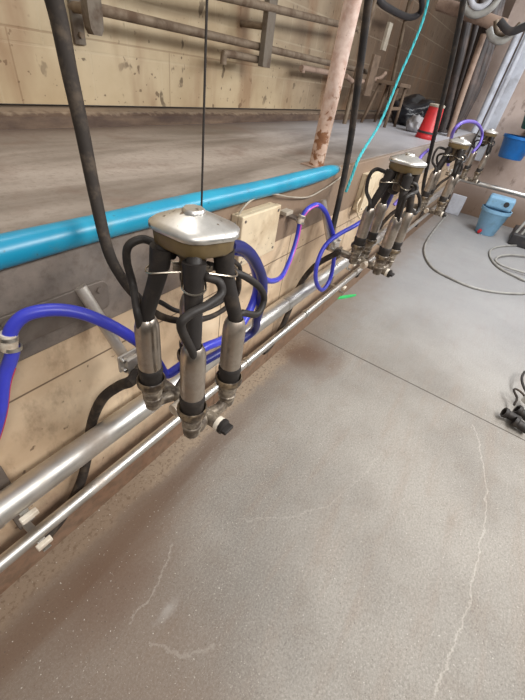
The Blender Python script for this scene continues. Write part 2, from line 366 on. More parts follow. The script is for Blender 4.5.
# ------------------------------------------------------------------ the setting
WY = .78; PZ = 1.13; BY = 1.93; XE = 7.1; XF = 11.5; X0 = -1.3
def struct(name, bm, m, label): return tag(obj(name, bm, m), label, 'room', None, 'structure')
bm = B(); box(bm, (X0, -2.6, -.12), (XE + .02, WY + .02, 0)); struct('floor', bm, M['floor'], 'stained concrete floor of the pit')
bm = B(); box(bm, (X0, WY, 0), (XE, WY + .12, .862)); struct('wall_left', bm, M['pitwall'], 'tan boarded wall of the pit under the platform edge')
bm = B(); box(bm, (X0, WY - .008, .862), (XE, WY + .14, PZ - .004), .006); struct('trim_1', bm, M['band'], 'grimy concrete edge band of the raised platform')
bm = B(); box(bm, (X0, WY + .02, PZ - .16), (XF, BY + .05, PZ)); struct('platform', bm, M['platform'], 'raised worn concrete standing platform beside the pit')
bm = B(); N = 60
prof = lambda x: [V((x, 1.83 + .012 * noise.noise(V((x * 2.1, 0, 3))), PZ - .01)), V((x, 1.845 + .012 * noise.noise(V((x * 3, 5, 0))), 1.172)), V((x, 1.865, 1.187 + .008 * noise.noise(V((x * 4, 9, 0))))), V((x, BY + .04, 1.197)), V((x, BY + .04, PZ - .01))]
loft(bm, [prof(X0 + (XF - X0) * i / N) for i in range(N + 1)]); struct('baseboard_back', bm, M['kerb'], 'stained brown kerb along the foot of the back wall')
bm = B(); box(bm, (X0, BY, 1.206), (XF, BY + .12, 3.3)); struct('wall_back', bm, M['backwall'], 'spattered cream back wall behind the platform')
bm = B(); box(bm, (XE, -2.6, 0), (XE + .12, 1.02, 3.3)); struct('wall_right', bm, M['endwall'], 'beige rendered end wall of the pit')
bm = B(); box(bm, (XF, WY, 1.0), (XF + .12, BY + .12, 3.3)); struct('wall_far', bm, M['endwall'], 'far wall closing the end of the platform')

# blue split tube capping the platform edge
bm = B()
pts = []
for i in range(40):
    x = X0 + .02 + (1.90 - X0) * i / 39
    pts.append((x, WY - .012 + .004 * math.sin(x * 3.1), 1.130 + .005 * math.sin(x * 2.3 + 1) + (.004 * max(0, x - 1.4))))
tube(bm, pts, lambda t: .032 * (1 if t < .93 else max(.25, math.sqrt(max(0.0, 1 - ((t - .93) / .075) ** 2)))) * (1 + .04 * math.sin(t * 31)), 20, 3)
tag(obj('edge_tube', bm, M['blue_edge']), 'bright blue tube capping the platform edge with a worn right end', 'tube')

# ------------------------------------------------------------------ milking cluster
CX, CY, CZ = .47, .435, .80
S = .0675
def Z(z): return z - CZ
OFF = [(-S, S), (-S, -S), (S, -S), (S, S)]
def make_cluster():
    t = thing('milking_cluster', 'nearest milking cluster, steel lid above three visible steel cups', 'milking cluster', (CX, CY, CZ))
    # bowl
    out = [(-.048, .062), (-.058, .050), (-.060, .030), (-.058, -.030), (-.050, -.046), (-.034, -.058), (.018, -.078), (.036, -.074), (.056, -.060), (.062, -.044), (.066, .024), (.060, .046), (.042, .060), (.018, .070), (-.026, .070)]
    sc = lambda k, z: [V((x * k * .975 + .001, y * k * .96, Z(z))) for x, y in out]
    bm = B(); loft(bm, [sc(.60, 1.212), sc(.86, 1.215), sc(.95, 1.222), sc(.98, 1.246), sc(.98, 1.254)], smooth=True); obj('claw_bowl', bm, M['bowl'], t)
    bm = B(); loft(bm, [sc(.98, 1.2460), sc(1.04, 1.2470), sc(1.065, 1.2500), sc(1.065, 1.2550), sc(1.02, 1.2600), sc(.90, 1.2645), sc(.62, 1.2720), sc(.38, 1.2780), sc(.30, 1.2795)], smooth=True)
    lid = obj('claw_lid', bm, M['lid'], t); lid['label'] = 'faceted stainless steel lid'
    bm = B(); lathe(bm, [(0, Z(1.2770)), (.0215, Z(1.2770)), (.0215, Z(1.2830)), (.0185, Z(1.2865)), (0, Z(1.2865))], 8); obj('lid_button', bm, M['lid'], lid)
    # outlet elbow under the bowl
    bm = B(); tube(bm, [(0, 0, Z(1.2)), (0, 0, Z(1.15)), (.012, .012, Z(1.125)), (.055, .055, Z(1.12)), (.08, .075, Z(1.125))], .0135, 12, 5); obj('outlet', bm, M['rubber'], t)
    bm = B(); lathe(bm, [(0, Z(1.135)), (.02, Z(1.135)), (.026, Z(1.145)), (.026, Z(1.215)), (0, Z(1.215))], 16); obj('claw_hub', bm, M['collar'], t)
    for i, (dx, dy) in enumerate(OFF):
        ux, uy = dx / S, dy / S
        nx, ny = ux * .045, uy * .045
        # nozzle + liner (rubber) from claw to shell
        bm = B(); tube(bm, [(ux * .022, uy * .022, Z(1.218)), (nx * .9, ny * .9, Z(1.208)), (nx * 1.02, ny * 1.02, Z(1.17))], .0145, 14, 4); obj('nozzle', bm, M['rubber'], t)
        bm = B(); box(bm, (-.010, -.006, -.007), (.010, .006, .007), .002, Matrix.Translation((ux * .020, uy * .020, Z(1.172))) @ Matrix.Rotation(math.atan2(uy, ux), 4, 'Z')); obj('clip_lug', bm, M['jet'], t)
        bm = B(); tube(bm, [(nx * .9, ny * .9, Z(1.211)), (nx * 1.04, ny * 1.04, Z(1.155)), (dx * .86, dy * .86, Z(1.10)), (dx * .98, dy * .98, Z(1.06)), (dx, dy, Z(1.035))], lambda q: .0185 - .0035 * q + .0035 * max(0, 1 - q / .3), 16, 6)
        obj('liner', bm, M['rubber'], t)
        # wire clip: U of wire round the liner top
        bm = B(); a = math.atan2(uy, ux); R = .0215; pts = [(ux * .012 - uy * .014, uy * .012 + ux * .014, Z(1.172))]
        for k in range(-3, 4):
            b = a - k * .52; pts.append((nx * 1.06 + R * math.cos(b), ny * 1.06 + R * math.sin(b), Z(1.168 - .006 * math.cos(k * .5))))
        pts.append((ux * .012 + uy * .014, uy * .012 - ux * .014, Z(1.172))); tube(bm, pts, .0019, 6, 4); obj('wire_clip', bm, M['wire'], t)
        # steel shell
        bm = B(); lathe(bm, [(0, 1.046), (.0165, 1.048), (.0180, 1.051), (.0205, 1.048), (.0235, 1.040), (.0262, 1.028), (.0268, 1.015), (.0268, .915), (.0255, .908), (.0258, .902), (.0245, .882), (0, .882)], 28, None, (dx, dy, -CZ)); sh = obj('shell', bm, M['shell'], t)
        # rubber mouthpiece that stands in the jetter cup
        bm = B(); lathe(bm, [(0, .910), (.0262, .910), (.0285, .906), (.0292, .898), (.0275, .888), (.0268, .878), (.0268, .855), (0, .855)], 28, None, (dx, dy, -CZ)); obj('mouthpiece', bm, M['rubber'], t)
        # short pulse tube
        px, py = (-uy, ux) if i in (1, 3) else (-uy, ux)
    # pulse tubes, individually bent as they hang
    def L(p, Y): q = aty(p[0], p[1], Y); return q - V((CX, CY, CZ))
    PT = [
        [(-.02, .03, Z(1.19)), L((150, 241), .53), L((138, 240), .545), L((128, 247), .555), L((127, 262), .56), L((133, 285), .55), (-S - .018, S + .004, Z(1.075)), (-S - .0165, S, Z(1.03))],
        [(.005, -.03, Z(1.165)), L((206, 277), .375), L((219, 282), .355), L((221, 294), .345), L((206, 306), .34), L((189, 315), .345), L((181, 327), .35), (-S - .015, -S - .012, Z(1.05)), (-S - .012, -S - .012, Z(1.02))],
        [(.02, -.02, Z(1.178)), L((230, 271), .40), L((246, 277), .38), L((260, 288), .365), L((264, 300), .36), L((257, 314), .355), (S + .014, -S - .004, Z(1.06)), (S + .014, -S - .004, Z(1.03))],
        [(.025, .03, Z(1.165)), (.05, .09, Z(1.155)), (.09, .12, Z(1.13)), (.105, .11, Z(1.09)), (S + .02, S + .01, Z(1.055)), (S + .014, S + .006, Z(1.03))],
    ]
    for p in PT:
        bm = B(); tube(bm, p, .0082, 12, 7); obj('pulse_tube', bm, M['rubber'], t)
    return t
cluster = make_cluster()

def make_jetter():
    t = thing('jetter_unit', 'nearest jetter manifold on a steel arm, four cups under the front milking cluster', 'jetter manifold', (CX, CY, CZ))
    z0 = .768
    bm = B(); tube(bm, [(0, .27, Z(z0)), (0, -.02, Z(z0))], .0185, 14, smooth=False)
    for dx, dy in OFF: tube(bm, [(0, dy * .8, Z(z0)), (dx * .6, dy, Z(z0 + .004)), (dx, dy, Z(z0 + .022))], .0155, 12, 4)
    obj('manifold', bm, M['jet'], t)
    bm = B(); tube(bm, [(-.006, .018, Z(z0)), (-.046, .018, Z(z0))], .0165, 16, smooth=False); s = obj('stub_pipe', bm, M['pvc'], t); s['label'] = 'white plastic stub pipe'
    bm = B(); tube(bm, [(0, -.02, Z(z0)), (0, -.094, Z(z0))], .0185, 14, smooth=False); obj('tee', bm, M['jet'], t)
    bm = B(); Mx = Matrix.Translation((0, -.094, Z(z0))) @ Matrix.Rotation(math.pi / 2, 4, 'X')
    lathe(bm, [(0, 0), (.0195, 0), (.0195, .013), (.0185, .015), (0, .015)], 20, Mx); cap = obj('end_cap', bm, M['pvc'], t); cap['label'] = 'white end ring'
    bm = B(); lathe(bm, [(0, .013), (.0205, .013), (.0205, .023), (.014, .027), (0, .027)], 10, Mx); box(bm, (-.017, -.005, .025), (.017, .005, .040), .002, Mx); k = obj('knob', bm, M['rubber'], cap); k['label'] = 'black wing knob'
    for dx, dy in OFF:
        bm = B(); lathe(bm, [(.0, .770), (.018, .770), (.0205, .775), (.0215, .790), (.0215, .800), (.0240, .802), (.0240, .808), (.0218, .810), (.0218, .822), (.0250, .824), (.0250, .831), (.0235, .833), (.0262, .838), (.0272, .852), (.026, .855), (.0, .854)], 24, None, (dx, dy, -CZ))
        c = obj('jetter_cup', bm, M['jet'], t)
        bm = B(); lathe(bm, [(.0250, .852), (.030, .850), (.0345, .854), (.0355, .862), (.0342, .870), (.0315, .873), (.0298, .870), (.0285, .860), (.0256, .857)], 28, None, (dx, dy, -CZ)); obj('collar', bm, M['collar'], c)
    # arm from the slab edge down to the manifold
    a = aty(80, 287, .765) - V((CX, CY, CZ)); a = a + (a - V((-.01, .255, 0))).normalized() * .0; b = V((-.01, .255, Z(.80)))
    bm = B(); tube(bm, [a, b], .0155, 14, smooth=False); obj('arm', bm, M['arm'], t)
    bm = B(); box(bm, (-.032, .205, Z(.762)), (.022, .24, Z(.815)), .004); box(bm, (-.05, .218, Z(.775)), (.03, .226, Z(.83)), .003); cl = obj('clamp', bm, M['arm'], t)
    for bx, bz in ((-.04, .82), (.018, .822), (-.04, .785)):
        bm = B(); tube(bm, [(bx, .228, Z(bz)), (bx, .205, Z(bz))], .006, 6, smooth=False); obj('bolt', bm, M['steel'], cl)
    # drain hose, up out of the manifold and down behind the pipes
    pp = [(0, .21, Z(z0 - .012)), aty(131, 381, .60) - V((CX, CY, CZ)), aty(119, 386, .66) - V((CX, CY, CZ)), aty(104, 397, .70) - V((CX, CY, CZ)), aty(95, 413, .735) - V((CX, CY, CZ)), aty(90, 432, .75) - V((CX, CY, CZ)),
          aty(87, 458, .752) - V((CX, CY, CZ)), aty(80, 484, .748) - V((CX, CY, CZ)), aty(68, 508, .742) - V((CX, CY, CZ)), aty(52, 530, .735) - V((CX, CY, CZ)), aty(38, 543, .73) - V((CX, CY, CZ))]
    bm = B(); tube(bm, pp, lambda q: .0155 + .005 * max(0, q - .6), 12, 6); h = obj('drain_hose', bm, M['dusty'], t); h['label'] = 'dusty black drain hose'
    return t
jetter = make_jetter()
CL = [(1.76, .405, .004, -.10, 'second milking cluster from the front, its steel lid beside the thick black drop hose', 'second jetter manifold, cups under the second milking cluster from the front'),
      (3.22, CY, 0, 0, 'third milking cluster from the front, under the arch of purple hose', 'third jetter manifold, below the cluster with the purple hose arch'),
      (5.2, CY, 0, 0, 'farthest milking cluster, small, just left of the blue bucket', 'farthest jetter manifold, under the smallest cluster near the blue bucket')]
cluster['group'] = 'milking clusters along the pit'; jetter['group'] = 'jetter manifolds along the pit'
for x, y, dz, rz, la, lb in CL:
    c = copy_tree(cluster); c.location = (x, y, CZ + dz); c['label'] = la; c.rotation_euler.z = rz
    c = copy_tree(jetter); c.location = (x, y, CZ + dz); c['label'] = lb; c.rotation_euler.z = rz

# ------------------------------------------------------------------ pipes on the pit wall
PY = .69
pl = thing('milk_line', 'thick stainless steel milk line, upper of the two pipes along the pit wall', 'pipe', (0, PY, .53))
bm = B(); tube(bm, [(X0, 0, 0), (6.62, 0, 0)], .039, 24, smooth=False); obj('pipe', bm, M['pipe'], pl)
bm = B(); tube(bm, [(6.61, 0, 0), (6.72, -.01, 0), (6.76, -.06, 0), (6.76, -.2, 0), (6.76, -1.7, .0)], .034, 18, 5); obj('return_pipe', bm, M['pipe'], pl)
for x in (.02, 1.46, 2.9, 4.3):
    bm = B(); tube(bm, [(x - .016, 0, 0), (x + .016, 0, 0)], .0415, 24, smooth=False); obj('coupling', bm, M['steel'], pl)
wl = thing('wash_line', 'thin stainless steel pipe, lower of the two along the pit wall', 'pipe', (0, .69, .315))
bm = B(); tube(bm, [(X0, 0, 0), (6.5, 0, 0)], .0205, 20, smooth=False); obj('pipe', bm, M['pipe'], wl)
for x in (1.15, 1.78, 2.6):
    bm = B(); tube(bm, [(x - .013, 0, 0), (x + .013, 0, 0)], .025, 20, smooth=False); obj('coupling', bm, M['steel'], wl)
# support brackets: a bar from the wall under both pipes with white nuts
def bracket(x, label):
    t = thing('pipe_bracket', label, 'bracket', (x, .74, .42), 'pipe brackets on the pit wall')
    bm = B(); box(bm, (-.02, .022, -.15), (.02, .043, .16), .002); obj('backplate', bm, M['plate'], t)
    for z, y in ((.10, PY - .74), (-.105, .69 - .74)):
        r = .041 if z > 0 else .025
        bm = B(); box(bm, (-.012, y - .002, z - r - .006), (.012, .03, z - r), .001); box(bm, (-.012, y - .01, z - r - .03), (.012, y - .004, z - r), .001); box(bm, (-.012, y - .035, z - r - .03), (.012, y - .004, z - r - .025), .001); obj('saddle', bm, M['steel'], t)
        bm = B(); box(bm, (-.022, y - r - .018, z - r * .55 - .006), (.022, y - r - .002, z - r * .55 + .012), .003); n = obj('clamp_block', bm, M['pvc'], t); n['label'] = 'white clamp block'
    return t
bracket(.085, 'pipe bracket with white clamp blocks at the lower left corner')
for x, la in ((2.33, 'pipe bracket under the second cluster'), (3.0, 'pipe bracket on the pit wall under the third cluster')):
    bracket(x, la)

# steel back plate on the slab edge carrying the arm
t = thing('back_plate', 'rounded grey steel plate bolted to the slab edge behind the blue hose', 'plate', (.35, .768, .955))
bm = B(); w, h, r = .145, .044, .022; loop = []
for cx, cz, a0 in ((w - r, h - r, 0), (-w + r, h - r, 90), (-w + r, -h + r, 180), (w - r, -h + r, 270)):
    for k in range(6):
        a = math.radians(a0 + 18 * k); loop.append((cx + r * math.cos(a), cz + r * math.sin(a)))
loft(bm, [[V((x, .004, z)) for x, z in loop], [V((x, -.003, z)) for x, z in loop], [V((x * .985, -.005, z * .96)) for x, z in loop]]); obj('plate', bm, M['plate'], t)
bm = B(); lathe(bm, [(0, 0), (.03, 0), (.03, .004), (.024, .006), (0, .006)], 24, Matrix.Translation((-.105, -.004, .006)) @ Matrix.Rotation(math.pi / 2, 4, 'X')); obj('boss', bm, M['plate'], t)
bm = B(); lathe(bm, [(0, 0), (.009, 0), (.009, .006), (0, .006)], 6, Matrix.Translation((.118, -.004, .022)) @ Matrix.Rotation(math.pi / 2, 4, 'X')); obj('bolt', bm, M['plate'], t)

# hose clips on the wall
def clip(p, label):
    t = thing('hose_clip', label, 'clip', p, 'hose clips on the pit wall')
    d = WY - .01 - p.y
    bm = B(); box(bm, (-.03, .01, -.006), (.012, d, .004), .002); obj('bracket_tab', bm, M['plate'], t)
    bm = B()
    for k in range(2): lathe(bm, [(.0165, -.004), (.0195, -.004), (.0195, .004), (.0165, .004), (.0165, -.004)], 20, Matrix.Translation((0, 0, -.016 + .026 * k)) @ Matrix.Rotation(.25, 4, 'Y'))
    obj('ring', bm, M['steel'], t)
    bm = B(); tube(bm, [(-.005, 0, -.02), (.004, 0, .018)], .0165, 16, smooth=False); obj('sleeve', bm, M['pvc'], t)
    return t
c1 = aty(9, 341, .70); clip(c1, 'steel hose clip gripping the blue hose at the left edge')
c2 = aty(301, 219, .71); clip(c2, 'steel hose clip under the pink part of the blue hose, right of the cream box')
bm = B(); box(bm, (-.04, 0, -.008), (.02, .05, .008), .002); tag(obj('metal_tab', bm, M['pale_board'], None, aty(291, 213, .735)), 'pale metal tab on the wall right of the cream box', 'tab')

# ------------------------------------------------------------------ hoses
def hose(name, px, r, m, label, cat='hose', stripe=None, n=12, k=8, group=None):
    """px: (x, y, Y) sightings turned into places at that depth, or ready points"""
    pts = [p if isinstance(p, Vector) else aty(*p) for p in px]
    bm = B(); tube(bm, pts, r, n, k)
    if stripe:
        t = thing(name, label, cat, pts[0], group); 
        for v in bm.verts: v.co -= pts[0]
        obj('hose', bm, m, t)
        i0, i1, sm, off = stripe; q = cr(pts, k); q = q[int(i0 * len(q)):int(i1 * len(q))]
        bm = B(); tube(bm, [p - pts[0] + V(off) for p in q], r * .34, 8, smooth=False); s = obj('stripe', bm, sm, t)
        return t
    return tag(obj(name, bm, m), label, cat, group)
hose('pulse_hose', [(-22, 470, .70), (-10, 445, .70), (0, 412, .70), (4, 380, .70), V(c1) - V((.002, 0, .03)), V(c1), (13, 327, .695), (26, 315, .685), (50, 310, .665), (76, 312, .64), (102, 321, .61), (128, 335, .585), (148, 350, .575), (158, 363, .575), (166, 374, .565), (178, 368, .55), (202, 349, .53), (224, 339, .53),
                    (241, 325, .54), (252, 305, .55), (257, 286, .55), (254, 266, .54), (246, 254, .53), (234, 250, .515)], .0138, M['blue_hose'],
     'bright blue hose arching from the left edge and passing behind the nearest cluster', stripe=(.0, .16, M['stripe'], (.005, -.006, -.008)))
hose('pulse_hose', [(232, 248, .53), (244, 248, .55), (254, 256, .575), (258, 268, .59), (264, 278, .61), (272, 281, .63), (282, 276, .66), (291, 257, .69), (297, 238, .705), V(c2) - V((.002, 0, .025)), V(c2), (308, 209, .70), (318, 205, .69), (326, 213, .675), (331, 227, .66), (334, 240, .64), (334, 258, .625), (330, 279, .615), (322, 290, .61), (316, 281, .62), (317, 264, .635), (325, 246, .64), (338, 235, .62), (356, 225, .58), (372, 214, .54), (386, 200, .52)], .0115, M['blue_hose'],
     'blue hose with a pink stripe looping past the cream box to the second cluster', stripe=(.22, .48, M['pink'], (-.004, -.009, 0)))
hose('milk_hose', [(230, 246, .49), (243, 248, .50), (254, 259, .505), (262, 278, .51), (262, 298, .52), (257, 318, .55), (250, 334, .59), V((.745, .645, .60)), V((.735, .668, .555))], .0165, M['navy_hose'], 'thick dark blue hose curving down at the right of the nearest cluster', 'hose')
# long black drop hoses from overhead
hose('drop_hose', [(46, -30, .80), (59, 20, .79), (69, 70, .77), (82, 130, .745), (95, 195, .71), (108, 250, .66), (122, 278, .62), (138, 298, .585), (158, 315, .56), (184, 321, .545), (210, 317, .535), (228, 306, .53), (238, 292, .525), (238, 275, .51), (228, 262, .495)], lambda q: .0165 - .009 * min(1, q / .75), M['dusty'], 'long black hose hanging at the left, sweeping under the nearest cluster', group='hanging black hoses')
hose('twin_tube', [(160, 302, .57), (178, 311, .565), (200, 311, .555), (222, 301, .54), (236, 284, .53), (240, 268, .515), (230, 258, .49)], .0062, M['hose_black'], 'thin black tube curving beneath the nearest steel lid, above the sweeping hose', 'tube')
hose('drop_hose', [(372, -25, .72), (366, 20, .72), (359, 75, .72), (352, 130, .72), (345, 172, .72), (338, 205, .70), (333, 228, .68), (332, 240, .66)], .0155, M['hose_black'], 'thick black hose hanging in front of the platform edge beside the flaking post', group='hanging black hoses')
hose('drop_hose', [(467, -20, .62), (460, 20, .62), (450, 68, .62), (438, 120, .62), (428, 163, .62), (423, 190, .6), (425, 205, .57)], .0155, M['hose_black'], 'thin looking black hose hanging straight down beside the red tub', group='hanging black hoses')
bm = B(); pa = aty(207, 0, .60); tube(bm, [pa + V((0, 0, .6)), pa, aty(204, 110, .60), aty(202, 190, .60), aty(199, 300, .60), aty(198, 345, .60)], .0026, 6, 4); tag(obj('pull_cord', bm, M['cord']), 'thin dark cord hanging vertically behind the nearest steel lid', 'cord')
bm = B(); rp = [atz(431, -18, 2.6)]
rope = [(430, -8, .95), (423, 20, .95), (412, 48, .95), (400, 75, .95), (390, 100, .93), (379, 125, .90), (366, 146, .80), (358, 160, .755), (352, 176, .752), (346, 192, .752)]
P = cr([aty(*p) for p in rope], 10)
for s in range(3):
    tube(bm, [p + V((.0042 * math.cos(i * .7 + s * 2.1), .0042 * math.sin(i * .7 + s * 2.1), 0)) for i, p in enumerate(P)], .0048, 6, smooth=False)
tag(obj('rope', bm, M['cyan_rope']), 'turquoise rope hanging down to the platform edge', 'rope')
# purple loops by the far clusters
hose('pulse_hose', [(448, 165, .60), (450, 145, .60), (454, 130, .58), (464, 122, .55), (476, 123, .52), (482, 132, .50), (480, 143, .47), (473, 152, .46)], .014, M['purple_hose'], 'purple hose arching over the third cluster', 'hose')
hose('pulse_hose', [(394, 205, .60), (402, 196, .58), (410, 185, .57), (416, 172, .58), (420, 158, .62), (428, 150, .66)], .012, M['purple_hose'], 'short purple hose between the second and third clusters', 'hose')
hose('milk_hose', [(403, 172, .46), (398, 180, .48), (392, 192, .50), (386, 205, .52), (376, 222, .55), (368, 238, .60)], .017, M['navy_hose'], 'dark blue hose hanging among the cups of the second cluster', 'hose')

# ------------------------------------------------------------------ boxes and cables on the wall
def wall_box(x0, x1, z0, z1, label):
    t = thing('junction_box', label, 'box', ((x0 + x1) / 2, WY - .008, (z0 + z1) / 2), 'cream boxes on the pit wall')
    w, h = (x1 - x0) / 2, (z1 - z0) / 2
    bm = B(); box(bm, (-w, -.03, -h), (w, 0, h), .004); obj('body', bm, M['box'], t)
    bm = B(); box(bm, (-w - .003, -.055, -h - .003), (w + .003, -.031, h + .003), .005); lid = obj('cover', bm, M['box'], t)
    for sx in (-1, 1):
        for sz in (-1, 1):
            bm = B(); lathe(bm, [(0, 0), (.006, 0), (.005, .003), (0, .003)], 10, Matrix.Translation((sx * (w - .016), -.0545, sz * (h - .016))) @ Matrix.Rotation(math.pi / 2, 4, 'X')); obj('screw', bm, M['plate'], lid)
    return t
wall_box(1.03, 1.285, .875, 1.065, 'cream electrical box on the pit wall right of the nearest cluster')
wall_box(2.33, 2.60, .84, 1.06, 'cream electrical box on the wall behind the second cluster')
hose('cable', [(231, 236, .75), (236, 222, .75), (243, 208, .745), (255, 198, .745), (272, 194, .745), (290, 197, .75), (308, 197, .755), (322, 190, .755), (333, 183, .755), (342, 176, .755)], .0035, M['pale_board'], 'thin tan cable looping over the cream box under the blue edge tube', 'cable', n=8)
hose('cable', [(362, 196, .74), (357, 205, .73), (358, 215, .725), (362, 219, .72), (364, 212, .72)], .006, M['box'], 'short cream cable hooked below the second cream box', 'cable', n=8)

# ------------------------------------------------------------------ stall work on the platform
RY = 1.76
def rp_(x, y): return aty(x, y, RY)
r0 = rp_(97, 9); r1 = rp_(331, 62)
st = thing('stall_rail', 'long grey brown stall rail running along the back wall', 'rail', r0)
bm = B(); tube(bm, [V((0, 0, 0)), V((r1.x + .9 - r0.x, 0, r1.z - r0.z - .01))], .021, 14, smooth=False); obj('rail', bm, M['rail'], st)
b0 = rp_(95, 35)
bm = B(); q = b0 - r0; w = .034
loft(bm, [[V((q.x + x * s, y, z)) for x, y in ((-w, -.022), (w, -.022), (w, .022), (-w, .022))] for z, s in ((q.z, .55), (q.z + .02, .9), (q.z + .05, 1), (q.z + 1.2, 1))]); obj('upright', bm, M['bar'], st)
for zz in (-.005, .62):
    bm = B(); tube(bm, [V((.0 + q.x * .0 - .005, -.0, zz)), V((-.005, BY - .001 - RY, zz))], .02, 12, smooth=False); obj('wall_arm', bm, M['rail'], st)
p0 = aty(77, 20, BY - .012)
t = thing('wall_bracket', 'small bolted steel plate on the cream wall by the stall rail end', 'bracket', p0)
bm = B(); box(bm, (-.028, -.006, -.085), (.028, .012, .075), .003); obj('plate', bm, M['bar'], t)
for z in (-.05, .05):
    bm = B(); tube(bm, [(0, -.004, z), (0, -.025, z)], .012, 6, smooth=False); obj('bolt', bm, M['rail'], t)
# upright flat bar with its foot tube
fb = rp_(258, 66)
t = thing('stall_bar', 'grey square upright bar with a bent foot tube, crossing the stall rail', 'bar', fb)
bm = B(); box(bm, (-.045, -.07, 0), (.045, -.028, 1.3), .004); obj('bar', bm, M['bar'], t)
f0 = rp_(225, 54) - fb; f1 = rp_(256, 63) - fb
bm = B(); tube(bm, [f0 + V((-.012, 0, -.05)), f0 + V((-.008, 0, -.01)), f0 + V((.02, 0, .003)), f1 + V((0, 0, .02)), f1 + V((.02, -.02, .02))], .02, 12, 5); obj('foot_tube', bm, M['rail'], t)
bm = B()
for zz in (.03, .20, .62):
    bm = B(); tube(bm, [V((.0, -.05, zz)), V((.0, BY - .001 - RY, zz))], .018, 12, smooth=False); obj('wall_arm', bm, M['rail'], t)
bm = B(); u0 = aty(238, 0, 1.70); u1 = aty(338, 24, 1.70); tube(bm, [u0 + (u0 - u1) * .5, u0, u1 + (u1 - u0) * .3], .021, 14, smooth=False); tag(obj('stall_rail', bm, M['rail']), 'upper stall rail sloping behind the top of the flaking post', 'rail')
bm = B(); u0 = aty(303, 68, 1.80); u1 = aty(345, 78, 1.80); u1.z = u0.z; tube(bm, [u0 + V((0, 0, -.03)), u0 + V((.005, 0, -.006)), u0 + V((.04, 0, 0)), u1], .021, 12, 4); tag(obj('stub_rail', bm, M['brown_pole']), 'short brown rail stub on the wall left of the flaking post', 'rail')
# flaking post
pb = atz(316, 166, PZ); pt_ = aty(353, 0, pb.y)
t = thing('stall_post', 'pale pink post with flaking rusty paint on the platform edge', 'post', pb)
d = V((pt_.x - pb.x, 0, pt_.z - pb.z)); d = d * 1.5
bm = B(); tube(bm, [V((0, 0, -.002)), d * .33, d * .66, d], .0365, 20, smooth=True); obj('post', bm, M['rust_post'], t)
bm = B(); box(bm, (-.06, -.06, -.002), (.06, .06, .006), .002); obj('base_plate', bm, M['brown_pole'], t)

# far stall gate
def at_pf(x, y): return atz(x, y, PZ)
gx, gy = 4.35, 1.66
t = thing('stall_gate', 'far tubular stall gate with a pale board, behind the turquoise rope', 'gate', (gx, gy, PZ))
g = lambda x, y, Y=gy: aty(x, y, Y) - V((gx, gy, PZ))
top = g(377, -6); 
bm = B(); a = g(377, -10); tube(bm, [V((a.x, 0, 0)), V((a.x, 0, a.z + .3))], .022, 12, smooth=False); obj('post', bm, M['rail'], t)
bm = B(); a2 = g(407, 12); b2 = g(390, 92); tube(bm, [b2 + V((0, 0, -.05)), b2, a2, a2 + V((.02, 0, .1))], .02, 12, 4); obj('post', bm, M['rail'], t)
bm = B(); tube(bm, [V((a.x, 0, a2.z - .03)), V((a.x + .25, -.02, a2.z - .06)), a2 + V((.06, -.03, -.03)), a2 + V((.12, -.1, .06)), V((a.x + .35, -.15, a2.z + .2)), V((a.x, -.1, a2.z + .3))], .028, 12, 7); obj('head_loop', bm, M['dark_plastic'], t)
bm = B(); u = g(389, 22); l = g(381, 50); box(bm, (l.x - .01, -.02, l.z), (l.x + .09, .01, u.z), .003); obj('board', bm, M['pale_board'], t)
bm = B(); l = g(372, 58); box(bm, (l.x - .02, -.03, l.z - .3), (l.x + .16, .0, l.z + .03), .004); obj('panel', bm, M['wood'], t)
bm = B(); l = g(346, 76); r = g(380, 79); tube(bm, [V((l.x, 0, l.z)), V((l.x + .3, .02, l.z - .03)), V((r.x, .02, r.z)), V((r.x + .12, 0, r.z + .06))], .02, 10, 5); obj('cross_rail', bm, M['brown_pole'], t)

# stool
sb = V((4.75, 1.52, PZ))
t = thing('stool', 'low wooden stool standing on the far platform beyond the turquoise rope', 'stool', sb)
H = .40
bm = B(); box(bm, (-.17, -.13, H - .035), (.2, .15, H), .006); obj('seat', bm, M['wood'], t)
for lx, ly, bx, by in ((-.12, -.09, -.2, -.1), (.15, -.09, .17, -.1), (-.12, .11, -.24, .16), (.15, .11, .2, .16)):
    bm = B(); tube(bm, [(bx, by, 0), (lx, ly, H - .03)], .017, 8, smooth=False); obj('leg', bm, M['wood'], t)
bm = B(); box(bm, (-.16, -.105, .16), (.17, -.085, .19), .003); obj('stretcher', bm, M['wood'], t)

# red tub
rb = atz(424, 138, PZ); rb = V((4.15, .98, PZ))
rb = atz(425, 138.5, PZ)
t = thing('tub', 'red tapered plastic tub with a dark band on the far platform edge', 'tub', rb)
bm = B(); lathe(bm, [(0, 0), (.100, 0), (.104, .012), (.098, .03), (.095, .045), (.098, .052), (.093, .062), (.070, .268), (.06, .272), (0, .272)], 28); obj('body', bm, M['red'], t)
bm = B(); lathe(bm, [(0, .268), (.074, .268), (.076, .284), (.062, .292), (0, .292)], 24); c = obj('top_cap', bm, M['pale_board'], t); c['label'] = 'pale grey top'
bm = B(); lathe(bm, [(.094, .046), (.1, .048), (.098, .064), (.092, .066)], 28); c = obj('band', bm, M['dark_plastic'], t); c['label'] = 'dark band near the base'
